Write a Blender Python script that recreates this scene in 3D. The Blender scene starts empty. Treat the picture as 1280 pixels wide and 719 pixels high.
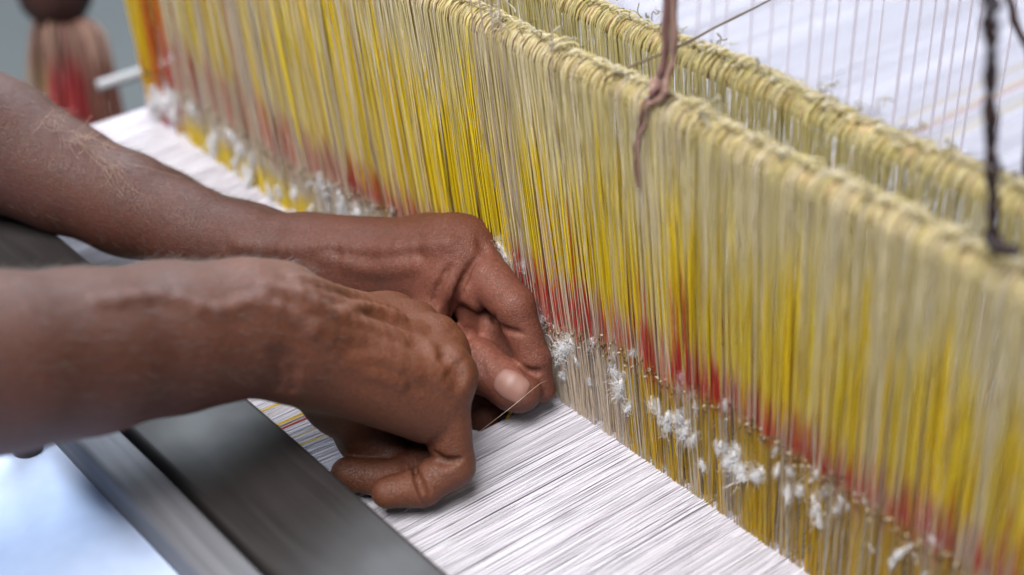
import bpy, math, random
import numpy as np
from mathutils import Matrix, Vector

rng = np.random.default_rng(7)
random.seed(7)
scene = bpy.context.scene
COL = scene.collection

# ---------------------------------------------------------------- camera
# World: +x = along the warp away from the weaver, +y = along the heddle row to the far selvage, z up.
# z = 0 is the warp sheet, x = 0 the first heddle row, metres.
FPX = 2000.0
CXY = np.array([640.0, 359.5])
VY = np.array([-1904.0, -1230.0])
_t = FPX * FPX / -(VY @ np.array([.91, -.41]))
_Y = np.append(VY, FPX); _Y /= np.linalg.norm(_Y)
_X = np.append(_t * np.array([.91, -.41]), FPX); _X -= _Y * (_X @ _Y); _X /= np.linalg.norm(_X)
_Z = -np.cross(_X, _Y)
if _Z[1] > 0: _Z = -_Z
MW = np.stack([_X, _Y, _Z])

def ray(u, v): return MW @ np.array([(u - CXY[0]) / FPX, (v - CXY[1]) / FPX, 1.0])
CAM = -ray(690, 490) * 0.65
def P(u, v, d): return CAM + ray(u, v) * d
def at(u, v, axis, val):
    r = ray(u, v); return CAM + r * ((val - CAM[axis]) / r[axis])

cam = bpy.data.cameras.new('camera'); camo = bpy.data.objects.new('camera', cam); COL.objects.link(camo)
m = Matrix.Identity(4)
for i in range(3):
    m[i][0] = MW[i, 0]; m[i][1] = -MW[i, 1]; m[i][2] = -MW[i, 2]; m[i][3] = CAM[i]
camo.matrix_world = m
cam.sensor_width = 36; cam.lens = FPX * 36 / 1280
cam.clip_start = .02; cam.clip_end = 60
cam.dof.use_dof = True; cam.dof.focus_distance = .612; cam.dof.aperture_fstop = 5.0
scene.camera = camo

# ---------------------------------------------------------------- light
world = bpy.data.worlds.new('World'); scene.world = world; world.use_nodes = True
world.node_tree.nodes['Background'].inputs[0].default_value = (.62, .72, .86, 1)
world.node_tree.nodes['Background'].inputs[1].default_value = .34

def area(name, loc, target, size, power, color):
    l = bpy.data.lights.new(name, 'AREA'); l.shape = 'RECTANGLE'; l.size, l.size_y = size
    l.energy = power; l.color = color
    o = bpy.data.objects.new(name, l); COL.objects.link(o); o.location = loc
    o.rotation_euler = (Vector(target) - Vector(loc)).to_track_quat('-Z', 'Y').to_euler()
    return o
area('window_light', (1.5, 2.0, 2.5), (-.05, .1, 0), (2.7, 2.0), 225, (.82, .91, 1.0))
area('fill_light', (-.95, -.42, 2.1), (0, .05, .05), (1.3, 1.3), 108, (1.0, .97, .93))  # unseen fill lamp added above the weaver's side to lighten the heddle fronts

vs = scene.view_settings
vs.view_transform = 'Standard'; vs.look = 'None'; vs.exposure = .22; vs.gamma = 1

# ---------------------------------------------------------------- helpers
def lin(r, g, b):
    return tuple(((c / 255) / 12.92 if c / 255 <= .04045 else ((c / 255 + .055) / 1.055) ** 2.4) for c in (r, g, b))

def mesh_np(name, verts, faces, cols=None, smooth=True, mat=None):
    """verts (N,3), faces (F,k) arrays -> mesh, optional per-vertex colours"""
    me = bpy.data.meshes.new(name)
    verts = np.ascontiguousarray(verts, dtype=np.float32); faces = np.ascontiguousarray(faces, dtype=np.int32)
    k = faces.shape[1]
    me.vertices.add(len(verts)); me.vertices.foreach_set('co', verts.ravel())
    me.loops.add(faces.size); me.loops.foreach_set('vertex_index', faces.ravel())
    me.polygons.add(len(faces))
    me.polygons.foreach_set('loop_start', np.arange(0, faces.size, k, dtype=np.int32))
    me.polygons.foreach_set('use_smooth', np.full(len(faces), smooth, dtype=bool))
    me.update(calc_edges=True)
    if cols is not None:
        a = me.color_attributes.new('tint', 'FLOAT_COLOR', 'POINT')
        c = np.ones((len(verts), 4), dtype=np.float32); c[:, :3] = cols
        a.data.foreach_set('color', c.ravel())
    if mat: me.materials.append(mat)
    return me

def obj(name, me, parent=None, label=None, cat=None, group=None, kind=None):
    o = bpy.data.objects.new(name, me); COL.objects.link(o)
    if parent: o.parent = parent
    if label: o['label'] = label
    if cat: o['category'] = cat
    if group: o['group'] = group
    if kind: o['kind'] = kind
    return o

def tubes(paths, rad, sides=4, ref=(0, 1, 0), cols=None, cap=False):
    """paths (N,S,3); rad scalar / (N,) / (N,S); cols (N,S,3) -> verts, quads, colours"""
    paths = np.asarray(paths, float)
    if paths.ndim == 2: paths = paths[None]
    N, S, _ = paths.shape
    rad = np.asarray(rad, float)
    if rad.ndim == 0: rad = np.full((N, S), float(rad))
    elif rad.ndim == 1: rad = np.repeat(rad[:, None], S, 1)
    t = np.gradient(paths, axis=1); t /= np.linalg.norm(t, axis=2, keepdims=True) + 1e-12
    ref = np.broadcast_to(np.asarray(ref, float), t.shape)
    n1 = ref - t * (ref * t).sum(2, keepdims=True); n1 /= np.linalg.norm(n1, axis=2, keepdims=True) + 1e-12
    n2 = np.cross(t, n1)
    ang = np.arange(sides) / sides * 2 * math.pi
    v = paths[:, :, None] + rad[:, :, None, None] * (n1[:, :, None] * np.cos(ang)[:, None] + n2[:, :, None] * np.sin(ang)[:, None])
    idx = np.arange(N * S * sides).reshape(N, S, sides)
    a = idx[:, :-1]; b = idx[:, 1:]
    f = np.stack([a, np.roll(a, -1, 2), np.roll(b, -1, 2), b], -1).reshape(-1, 4)
    c = None
    if cols is not None: c = np.repeat(np.asarray(cols, float)[:, :, None], sides, 2).reshape(-1, 3)
    return v.reshape(-1, 3), f, c

def merge(parts):
    vs_, fs_, cs_ = [], [], []; n = 0
    for v, f, c in parts:
        vs_.append(v); fs_.append(f + n); cs_.append(c if c is not None else np.ones((len(v), 3))); n += len(v)
    return np.concatenate(vs_), np.concatenate(fs_), np.concatenate(cs_)

def spline(pts, n):
    """Catmull-Rom through pts -> n points"""
    p = np.asarray(pts, float); p = np.vstack([2 * p[0] - p[1], p, 2 * p[-1] - p[-2]])
    s = np.linspace(0, len(p) - 3 - 1e-9, n); i = s.astype(int); t = (s - i)[:, None]
    a, b, c, d = p[i], p[i + 1], p[i + 2], p[i + 3]
    return .5 * ((2 * b) + (c - a) * t + (2 * a - 5 * b + 4 * c - d) * t ** 2 + (3 * b - a - 3 * c + d) * t ** 3)

def smooth_noise(n, step, amp):
    k = max(4, int(n / step) + 3); return np.interp(np.linspace(0, k - 1, n), np.arange(k), rng.normal(0, amp, k))

# ---------------------------------------------------------------- materials
def new_mat(name):
    mt = bpy.data.materials.new(name); mt.use_nodes = True
    nt = mt.node_tree; return mt, nt, nt.nodes, nt.links, nt.nodes['Principled BSDF']

def yarn_mat(name, trans=.22, rough=.75, fine=2600.):
    mt, nt, N, L, bs = new_mat(name)
    at_ = N.new('ShaderNodeAttribute'); at_.attribute_name = 'tint'
    tc = N.new('ShaderNodeTexCoord'); nz = N.new('ShaderNodeTexNoise'); nz.inputs['Scale'].default_value = fine; nz.inputs['Detail'].default_value = 2
    L.new(tc.outputs['Object'], nz.inputs['Vector'])
    mr = N.new('ShaderNodeMapRange'); mr.inputs[3].default_value = .72; mr.inputs[4].default_value = 1.2
    L.new(nz.outputs['Fac'], mr.inputs[0])
    vm = N.new('ShaderNodeVectorMath'); vm.operation = 'SCALE'
    L.new(at_.outputs['Color'], vm.inputs[0]); L.new(mr.outputs[0], vm.inputs['Scale'])
    L.new(vm.outputs[0], bs.inputs['Base Color'])
    bs.inputs['Roughness'].default_value = rough; bs.inputs['Specular IOR Level'].default_value = .38
    bs.inputs['Sheen Weight'].default_value = .15
    tr = N.new('ShaderNodeBsdfTranslucent'); L.new(vm.outputs[0], tr.inputs['Color'])
    mx = N.new('ShaderNodeMixShader'); mx.inputs[0].default_value = trans
    L.new(bs.outputs[0], mx.inputs[1]); L.new(tr.outputs[0], mx.inputs[2])
    L.new(mx.outputs[0], N['Material Output'].inputs['Surface'])
    return mt
YARN = yarn_mat('dyed_yarn', .5, .5)
WARP = yarn_mat('warp_yarn', .12, .7)
LINT = yarn_mat('cotton_lint', .5, .9, 400.)
_n = LINT.node_tree.nodes; _l = LINT.node_tree.links; _tr = _n.new('ShaderNodeBsdfTransparent'); _mx = _n.new('ShaderNodeMixShader'); _mx.inputs[0].default_value = .38
_src = _n['Material Output'].inputs['Surface'].links[0].from_socket; _l.new(_src, _mx.inputs[1]); _l.new(_tr.outputs[0], _mx.inputs[2]); _l.new(_mx.outputs[0], _n['Material Output'].inputs['Surface'])

def wood_mat(name, c1, c2, rough, scale=(3, 40, 40), bump=.15, coat=0.):
    mt, nt, N, L, bs = new_mat(name)
    tc = N.new('ShaderNodeTexCoord'); mp = N.new('ShaderNodeMapping'); mp.inputs['Scale'].default_value = scale
    L.new(tc.outputs['Object'], mp.inputs[0])
    nz = N.new('ShaderNodeTexNoise'); nz.inputs['Scale'].default_value = 6; nz.inputs['Detail'].default_value = 8; nz.inputs['Distortion'].default_value = .6
    L.new(mp.outputs[0], nz.inputs['Vector'])
    cr = N.new('ShaderNodeValToRGB'); cr.color_ramp.elements[0].position = .3; cr.color_ramp.elements[1].position = .72
    cr.color_ramp.elements[0].color = (*c1, 1); cr.color_ramp.elements[1].color = (*c2, 1)
    L.new(nz.outputs['Fac'], cr.inputs[0]); L.new(cr.outputs[0], bs.inputs['Base Color'])
    n2 = N.new('ShaderNodeTexNoise'); n2.inputs['Scale'].default_value = 22; n2.inputs['Detail'].default_value = 5
    L.new(tc.outputs['Object'], n2.inputs['Vector'])
    mr = N.new('ShaderNodeMapRange'); mr.inputs[1].default_value = .3; mr.inputs[2].default_value = .7
    mr.inputs[3].default_value = rough - .1; mr.inputs[4].default_value = rough + .14
    L.new(n2.outputs['Fac'], mr.inputs[0]); L.new(mr.outputs[0], bs.inputs['Roughness'])
    bp = N.new('ShaderNodeBump'); bp.inputs['Strength'].default_value = bump; bp.inputs['Distance'].default_value = .001
    L.new(nz.outputs['Fac'], bp.inputs['Height']); L.new(bp.outputs[0], bs.inputs['Normal'])
    bs.inputs['Specular IOR Level'].default_value = .32; bs.inputs['Coat Weight'].default_value = coat; bs.inputs['Coat Roughness'].default_value = .3
    return mt
BEAM = wood_mat('worn_dark_wood', lin(32, 29, 29), lin(45, 41, 41), .54, (40, 2, 40), .04, .0)
RAIL = wood_mat('worn_grey_wood', lin(84, 86, 92), lin(108, 108, 114), .62, (40, 2, 40), .08, .0)
ROD = wood_mat('pale_rod_wood', lin(150, 120, 85), lin(190, 160, 120), .6, (60, 3, 60))
DARKWOOD = wood_mat('turned_dark_wood', lin(40, 24, 22), lin(66, 42, 38), .4, (30, 30, 5))
WHITESTICK = wood_mat('white_painted_stick', lin(140, 140, 144), lin(168, 168, 172), .5, (5, 60, 60), .05)

def floor_mat():
    mt, nt, N, L, bs = new_mat('grey_concrete')
    tc = N.new('ShaderNodeTexCoord'); nz = N.new('ShaderNodeTexNoise'); nz.inputs['Scale'].default_value = 3; nz.inputs['Detail'].default_value = 8
    L.new(tc.outputs['Object'], nz.inputs['Vector'])
    cr = N.new('ShaderNodeValToRGB'); cr.color_ramp.elements[0].color = (*lin(66, 70, 70), 1); cr.color_ramp.elements[1].color = (*lin(84, 88, 88), 1)
    L.new(nz.outputs['Fac'], cr.inputs[0]); L.new(cr.outputs[0], bs.inputs['Base Color']); bs.inputs['Roughness'].default_value = .8
    return mt
FLOOR = floor_mat()

def cloth_mat():
    mt, nt, N, L, bs = new_mat('white_woven_cloth')
    tc = N.new('ShaderNodeTexCoord')
    bumps = []
    for ax, sc in (('X', 420.), ('Y', 420.)):
        w = N.new('ShaderNodeTexWave'); w.bands_direction = ax; w.inputs['Scale'].default_value = sc; w.inputs['Distortion'].default_value = 1.2
        L.new(tc.outputs['Object'], w.inputs['Vector']); bumps.append(w)
    ad = N.new('ShaderNodeMath'); ad.operation = 'ADD'; L.new(bumps[0].outputs['Fac'], ad.inputs[0]); L.new(bumps[1].outputs['Fac'], ad.inputs[1])
    nz = N.new('ShaderNodeTexNoise'); nz.inputs['Scale'].default_value = 60; nz.inputs['Detail'].default_value = 6
    L.new(tc.outputs['Object'], nz.inputs['Vector'])
    cr = N.new('ShaderNodeValToRGB'); cr.color_ramp.elements[0].position = .3; cr.color_ramp.elements[0].color = (*lin(176, 192, 224), 1)
    cr.color_ramp.elements[1].position = .6; cr.color_ramp.elements[1].color = (*lin(188, 204, 234), 1)
    L.new(nz.outputs['Fac'], cr.inputs[0]); L.new(cr.outputs[0], bs.inputs['Base Color'])
    bp = N.new('ShaderNodeBump'); bp.inputs['Strength'].default_value = .3; bp.inputs['Distance'].default_value = .0004
    L.new(ad.outputs[0], bp.inputs['Height']); L.new(bp.outputs[0], bs.inputs['Normal'])
    bs.inputs['Roughness'].default_value = .95; bs.inputs['Specular IOR Level'].default_value = .1
    return mt
CLOTH = cloth_mat()

def skin_mat():
    mt, nt, N, L, bs = new_mat('brown_skin')
    tc = N.new('ShaderNodeTexCoord')
    at_ = N.new('ShaderNodeAttribute'); at_.attribute_name = 'tint'
    n1 = N.new('ShaderNodeTexNoise'); n1.inputs['Scale'].default_value = 45; n1.inputs['Detail'].default_value = 6
    n2 = N.new('ShaderNodeTexNoise'); n2.inputs['Scale'].default_value = 700; n2.inputs['Detail'].default_value = 4
    for n in (n1, n2): L.new(tc.outputs['Object'], n.inputs['Vector'])
    m1 = N.new('ShaderNodeMapRange'); m1.inputs[1].default_value = .3; m1.inputs[2].default_value = .7; m1.inputs[3].default_value = .91; m1.inputs[4].default_value = 1.1
    L.new(n1.outputs['Fac'], m1.inputs[0])
    m2 = N.new('ShaderNodeMapRange'); m2.inputs[1].default_value = .3; m2.inputs[2].default_value = .7; m2.inputs[3].default_value = .8; m2.inputs[4].default_value = 1.2
    L.new(n2.outputs['Fac'], m2.inputs[0])
    mu = N.new('ShaderNodeMath'); mu.operation = 'MULTIPLY'; L.new(m1.outputs[0], mu.inputs[0]); L.new(m2.outputs[0], mu.inputs[1])
    vm = N.new('ShaderNodeVectorMath'); vm.operation = 'SCALE'; L.new(at_.outputs['Color'], vm.inputs[0]); L.new(mu.outputs[0], vm.inputs['Scale'])
    L.new(vm.outputs[0], bs.inputs['Base Color'])
    # fine creases: stretched cells + pores
    mp = N.new('ShaderNodeMapping'); mp.inputs['Rotation'].default_value = (.3, .4, .9); mp.inputs['Scale'].default_value = (1, 2.4, 1.5)
    L.new(tc.outputs['Object'], mp.inputs[0])
    vo = N.new('ShaderNodeTexVoronoi'); vo.feature = 'DISTANCE_TO_EDGE'; vo.inputs['Scale'].default_value = 520
    L.new(mp.outputs[0], vo.inputs['Vector'])
    mv = N.new('ShaderNodeMapRange'); mv.inputs[1].default_value = 0; mv.inputs[2].default_value = .12
    L.new(vo.outputs['Distance'], mv.inputs[0])
    n3 = N.new('ShaderNodeTexNoise'); n3.inputs['Scale'].default_value = 170; n3.inputs['Detail'].default_value = 6
    L.new(mp.outputs[0], n3.inputs['Vector'])
    ad = N.new('ShaderNodeMath'); ad.operation = 'MULTIPLY_ADD'; ad.inputs[1].default_value = 2.4
    L.new(n3.outputs['Fac'], ad.inputs[0]); L.new(mv.outputs[0], ad.inputs[2])
    bp = N.new('ShaderNodeBump'); bp.inputs['Strength'].default_value = .42; bp.inputs['Distance'].default_value = .0004
    L.new(ad.outputs[0], bp.inputs['Height']); L.new(bp.outputs[0], bs.inputs['Normal'])
    mr = N.new('ShaderNodeMapRange'); mr.inputs[3].default_value = .5; mr.inputs[4].default_value = .66
    L.new(n1.outputs['Fac'], mr.inputs[0]); L.new(mr.outputs[0], bs.inputs['Roughness'])
    bs.inputs['Specular IOR Level'].default_value = .42
    bs.inputs['Subsurface Weight'].default_value = .12; bs.inputs['Subsurface Radius'].default_value = (1, .35, .2); bs.inputs['Subsurface Scale'].default_value = .003
    return mt
SKIN = skin_mat()
NAIL, _nt, _N, _L, _b = new_mat('fingernail')
_b.inputs['Base Color'].default_value = (*lin(124, 88, 79), 1); _b.inputs['Roughness'].default_value = .5
_b.inputs['Subsurface Weight'].default_value = .15; _b.inputs['Subsurface Radius'].default_value = (1, .4, .3); _b.inputs['Subsurface Scale'].default_value = .002
HAIR, _nt, _N, _L, _b = new_mat('body_hair')
_b.inputs['Base Color'].default_value = (.08, .066, .056, 1); _b.inputs['Roughness'].default_value = .4

# ---------------------------------------------------------------- the setting: floor
s = 12.
me = mesh_np('floor', [(-s, -s, -.6), (s, -s, -.6), (s, s, -.6), (-s, s, -.6)], [(0, 1, 2, 3)], smooth=False, mat=FLOOR)
obj('floor', me, kind='structure')

# ---------------------------------------------------------------- loom beam and cloth
def bevel_box(name, lo, hi, mat, r=.003, wob=0.):
    import bmesh
    bm = bmesh.new(); bmesh.ops.create_cube(bm, size=1)
    lo, hi = np.array(lo), np.array(hi)
    for v in bm.verts:
        v.co = Vector([(lo[i] + hi[i]) / 2 + v.co[i] * (hi[i] - lo[i]) for i in range(3)])
    if wob:
        es = [e for e in bm.edges if abs(e.verts[0].co.y - e.verts[1].co.y) > .1]
        bmesh.ops.subdivide_edges(bm, edges=es, cuts=24)
        for v in bm.verts:
            v.co.x += wob * (math.sin(v.co.y * 17 + v.co.z * 40) + .6 * math.sin(v.co.y * 43 + 1)); v.co.z += wob * .6 * math.sin(v.co.y * 23 + v.co.x * 30)
    sharp = [e for e in bm.edges if e.is_manifold and e.calc_face_angle() > .8]
    bmesh.ops.bevel(bm, geom=sharp, offset=r, segments=3, affect='EDGES', profile=.5)
    me = bpy.data.meshes.new(name); bm.to_mesh(me); bm.free()
    for p in me.polygons: p.use_smooth = True
    me.materials.append(mat)
    return me

BZ = .035
def edge_x(u, v): return at(u, v, 2, BZ)[0]
bx_r = np.mean([edge_x(70, 285), edge_x(310, 490), edge_x(550, 719)])
bx_i = np.mean([edge_x(160, 530), edge_x(320, 719)])
bx_o = np.mean([edge_x(90, 545), edge_x(235, 719)])
beam = obj('loom_beam', None, label='dark worn wooden loom beam lying under the forearms', cat='loom beam')
obj('board', bevel_box('board', (bx_i + .0015, -.42, BZ - .026), (bx_r, .9, BZ), BEAM, .0025, .0004), beam)
r_ = obj('rail', bevel_box('rail', (bx_o, -.42, BZ - .02), (bx_i - .0015, .9, BZ + .002), RAIL, .003, .0004), beam)
r_['label'] = 'paler grey rail along the edge of the beam'

# woven cloth rolled towards the weaver
nx, ny = 46, 60
gx = np.linspace(bx_o + .012, bx_o - .42, nx); gy = np.linspace(-.42, .36, ny)
X, Y = np.meshgrid(gx, gy, indexing='ij')
Zc = BZ - .012 - .10 * np.clip((bx_o - X - .03), 0, 1) + .0012 * np.sin(Y * 31 + X * 12) + .0008 * np.sin(X * 55 + Y * 8)
idx = np.arange(nx * ny).reshape(nx, ny)
F = np.stack([idx[:-1, :-1], idx[1:, :-1], idx[1:, 1:], idx[:-1, 1:]], -1).reshape(-1, 4)
me = mesh_np('woven_cloth', np.stack([X, Y, Zc], -1).reshape(-1, 3), F, mat=CLOTH)
o = obj('woven_cloth', me, label='finished white cloth spread below the grey beam rail', cat='cloth')
md = o.modifiers.new('thickness', 'SOLIDIFY'); md.thickness = .0012

# peg on the cloth
def lathe(profile, seg=28):
    pr = np.asarray(profile, float); n = len(pr); a = np.arange(seg) / seg * 2 * math.pi
    v = np.stack([pr[:, None, 0] * np.cos(a), pr[:, None, 0] * np.sin(a), np.repeat(pr[:, 1:2], seg, 1)], -1).reshape(-1, 3)
    i = np.arange(n * seg).reshape(n, seg); A, B = i[:-1], i[1:]
    return v, np.stack([A, np.roll(A, -1, 1), np.roll(B, -1, 1), B], -1).reshape(-1, 4)
v, f = lathe([(.0001, .0), (.0040, .0), (.0055, .0012), (.0058, .006), (.0052, .012), (.0046, .022), (.0050, .027), (.0042, .031), (.0001, .032)])
o = obj('peg', mesh_np('peg', v, f, mat=DARKWOOD), label='small dark rounded peg standing on the white cloth', cat='peg')
pp = at(35, 574, 2, BZ - .014); o.location = (pp[0] + .001, pp[1] + .001, BZ - .0125)

# ---------------------------------------------------------------- warp sheet
Y0, Y1 = -.30, .346
def warp_colour(y):
    r = rng.random()
    base = np.array(lin(204, 202, 210))
    if r < .13: base = np.array(lin(182, 174, 189))
    elif r < .25: base = np.array(lin(186, 180, 186))
    elif r < .28: base = np.array(lin(172, 164, 176))
    for yc, w, c in ((.0535, .0011, (205, 170, 30)), (.0500, .0007, (176, 66, 40)), (.0655, .0007, (190, 160, 60)), (.0365, .0006, (200, 175, 70)),
                     (.0425, .0005, (160, 140, 70)), (.0610, .0004, (150, 120, 60))):
        if abs(y - yc) < w: base = np.array(lin(*c))
    if base[2] > .2: base = base * .55 + np.array(lin(198, 195, 205)) * .45
    return base * rng.uniform(.95, 1.03)
warp = obj('warp_sheet', None, label='sheet of fine white and mauve warp threads stretched through the heddles', cat='warp')
pitch = .00044
ys = np.arange(Y0, Y1, pitch); N = len(ys); 
xs = np.concatenate([np.linspace(bx_r - .05, -.01, 10), [.0, .02, .06, .12, .2, .3, .45, .65, .95]])
S = len(xs)
cols1 = np.array([warp_colour(y) for y in ys])
for layer, (dz, nm) in enumerate(((0., 'upper_threads'), (-.0005, 'lower_threads'))):
    yy = ys + (pitch / 2 if layer else 0)
    pth = np.zeros((N, S, 3))
    pth[:, :, 0] = xs
    jy = rng.normal(0, .00009, (N, S)); pth[:, :, 1] = yy[:, None] + jy + rng.normal(0, .00012, (N, 1))
    pth[:, :, 2] = dz + rng.normal(0, .00014, (N, S)) + rng.normal(0, .00014, (N, 1))
    rise = np.clip(xs / .95, 0, 1); pth[:, :, 2] += (rng.choice([.010, -.012], N)[:, None]) * np.sin(np.clip(xs, 0, .3) / .3 * math.pi) * .6
    dip = np.clip((yy + .0025) / .0015, 0, 1) * np.clip((.060 - yy) / .03, 0, 1)      # threads pressed down by the fingers
    pth[:, :, 2] -= .010 * dip[:, None] * np.clip((xs + .085) / .03, 0, 1) * np.clip((.012 - xs) / .014, 0, 1)
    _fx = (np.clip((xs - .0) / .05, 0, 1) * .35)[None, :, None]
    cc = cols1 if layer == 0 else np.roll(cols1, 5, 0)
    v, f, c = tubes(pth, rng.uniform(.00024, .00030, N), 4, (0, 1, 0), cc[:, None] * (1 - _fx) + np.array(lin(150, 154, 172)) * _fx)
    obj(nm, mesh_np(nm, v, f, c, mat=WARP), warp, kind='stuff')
# the woven edge (fell) just in front of the beam: weft threads across
wp = []
for k in range(26):
    x = bx_r + .002 + k * .00062 + rng.normal(0, .0001)
    yy = np.linspace(Y0, Y1, 420)
    p = np.stack([x + smooth_noise(420, 30, .00025), yy, .0003 + .00028 * np.sin(yy / pitch / 2 * math.pi + (k % 2) * math.pi)], -1)
    c = np.array(lin(216, 204, 132)) if k > 9 else np.array(lin(220, 216, 214))
    wp.append(tubes(p, .00024, 4, (1, 0, 0), np.tile(c * rng.uniform(.9, 1.05), (1, 420, 1))))
v, f, c = merge(wp); obj('weft_threads', mesh_np('weft_threads', v, f, c, mat=WARP), warp, kind='stuff')

# ---------------------------------------------------------------- heddle rows
RED_Y = np.array([-.24, -.205, -.16, -.112, -.062, .0, .014, .089, .144, .18, .24, .36])
_eye = [at(u, v_, 0, 0) for u, v_ in ((1280, 745), (1196, 696), (1109, 638), (1016, 580), (940, 522), (908, 506), (831, 471), (793, 439), (723, 423), (680, 405), (640, 360), (540, 285), (470, 250), (380, 215), (300, 160))]
EYE_Y = np.array([p[1] for p in _eye]); EYE_Z = np.array([p[2] for p in _eye])
_red = [at(u, v_, 0, 0) for u, v_ in ((1280, 700), (1214, 655), (1161, 620), (1086, 576), (1033, 541), (975, 505), (927, 470), (857, 432), (812, 410), (761, 375), (697, 337), (520, 250), (430, 190), (375, 155), (300, 95))]
RT_Y = np.array([p[1] for p in _red]); RT_Z = np.array([p[2] for p in _red])
def eye_z(y): return np.interp(y, EYE_Y, EYE_Z)
def red_z(y): return np.interp(y, RT_Y, RT_Z)
RZ = .1475          # rod axis height
BEIGE = np.array([lin(240, 229, 196), lin(232, 220, 176), lin(242, 233, 210), lin(224, 212, 156), lin(234, 222, 170)])
OLIVE = np.array([lin(226, 212, 140), lin(216, 202, 126), lin(230, 216, 158), lin(232, 220, 172), lin(204, 190, 122)])
YEL = np.array([lin(248, 224, 6), lin(240, 212, 8), lin(250, 232, 50), lin(226, 200, 24), lin(240, 222, 96)])
GOLD = np.array([lin(212, 174, 22), lin(226, 186, 18), lin(190, 152, 40), lin(218, 188, 70)])
REDS = np.array([lin(206, 40, 32), lin(190, 34, 34), lin(214, 66, 50), lin(200, 36, 36), lin(220, 128, 106)])
BROWN = np.array([lin(92, 66, 20), lin(120, 88, 20), lin(70, 50, 26)])
PALE = np.array([lin(228, 216, 196), lin(220, 206, 190), lin(234, 226, 212)])
FAR_RED = np.array([lin(226, 78, 22), lin(206, 36, 58), lin(214, 44, 32)])
def pick(a): return a[rng.integers(len(a))]

def thread_style(y, row):
    """dyes of a run of neighbouring heddle threads: head, middle, red band, lower half"""
    head = pick(OLIVE) if rng.random() < (.6 if row else .26) else (pick(BEIGE) if rng.random() < .7 else pick(PALE))
    if row == 0 and y > .05: head = (pick(BEIGE) if rng.random() < .5 else pick(PALE) * 1.04) if rng.random() < .85 else pick(OLIVE)
    pf = np.interp(y, [-.25, -.05, .05, .10, .18, .22, .30, .312, .36], [.78, .72, .74, .62, .42, .24, .16, .9, .95])
    mid = pick(YEL) if rng.random() < pf else (pick(BEIGE) * .97 if y < .1 or rng.random() < .4 else pick(PALE) * 1.02)
    yel_top = np.interp(y, [-.25, -.1, 0, .08, .15, .36], [.116, .112, .106, .124, .14, .19]) + rng.normal(0, .014)
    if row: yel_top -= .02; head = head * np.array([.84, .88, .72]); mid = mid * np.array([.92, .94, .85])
    if .016 < y < .056 and rng.random() < .7:
        mid = pick(YEL[:3])
        if rng.random() < .3: mid = pick(BROWN); yel_top = .098 + rng.normal(0, .008)
    pr = np.interp(y, [-.25, -.1, 0, .1, .15, .2, .30, .312, .36], [.86, .84, .62, .8, .56, .30, .2, .95, .95])
    band = pick(REDS) if rng.random() < pr else pick(PALE) * .95
    if y > .312: mid = pick(YEL); band = pick(REDS[:3]) if y < .338 else pick(YEL)
    if y < -.048: low = pick(GOLD) if rng.random() < .8 else pick(PALE) * .9
    elif y > .12: low = pick(PALE)
    else: low = pick(PALE) * np.array([1, .96, .94]) if rng.random() < .93 else pick(GOLD)
    long_red = abs(rng.normal(0, .02)) if rng.random() < .06 else 0
    return [head, mid, band, low, yel_top, long_red]

def red_style(y):
    p = np.interp(y, [-.25, -.1, 0, .1, .15, .2, .30, .305], [.7, .68, .5, .62, .42, .25, .16, .95])
    return pick(REDS) if rng.random() < p else pick(PALE) * np.array([.98, .9, .86])

def thread_cols(y, z, st):
    head, mid, band, low, yel_top, long_red = st;
    n = lambda s: rng.normal(0, s)
    S = len(z)
    rz, ez = red_z(y) + n(.004) + long_red, eye_z(y) + n(.002)
    if y > .302: rz = (.085 if y < .324 else .035) + n(.02); ez = .004; band = FAR_RED[rng.integers(3)] if rng.random() < (.85 if y < .324 else .35) else YEL[1]; low = FAR_RED[1]
    f1 = np.clip((yel_top + n(.006) - z) / .016 + .5, 0, 1)[:, None]; f2 = np.clip((rz - z) / .003 + .5, 0, 1)[:, None]; f3 = np.clip((ez - z) / .003 + .5, 0, 1)[:, None]
    c = np.empty((S, 3)); c[:] = 0.45 * head + .55 * (pick(OLIVE) if rng.random() < .35 else pick(BEIGE)); c = c * (1 - f1) + mid * f1; c = c * (1 - f2) + band * f2; c = c * (1 - f3) + low * f3
    if y > .17 and y <= .305:
        f4 = np.clip((.011 - z) / .003 + .5, 0, 1)[:, None]; c = c * (1 - f4) + YEL[0] * f4
    return c * rng.uniform(.86, 1.06)

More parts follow.
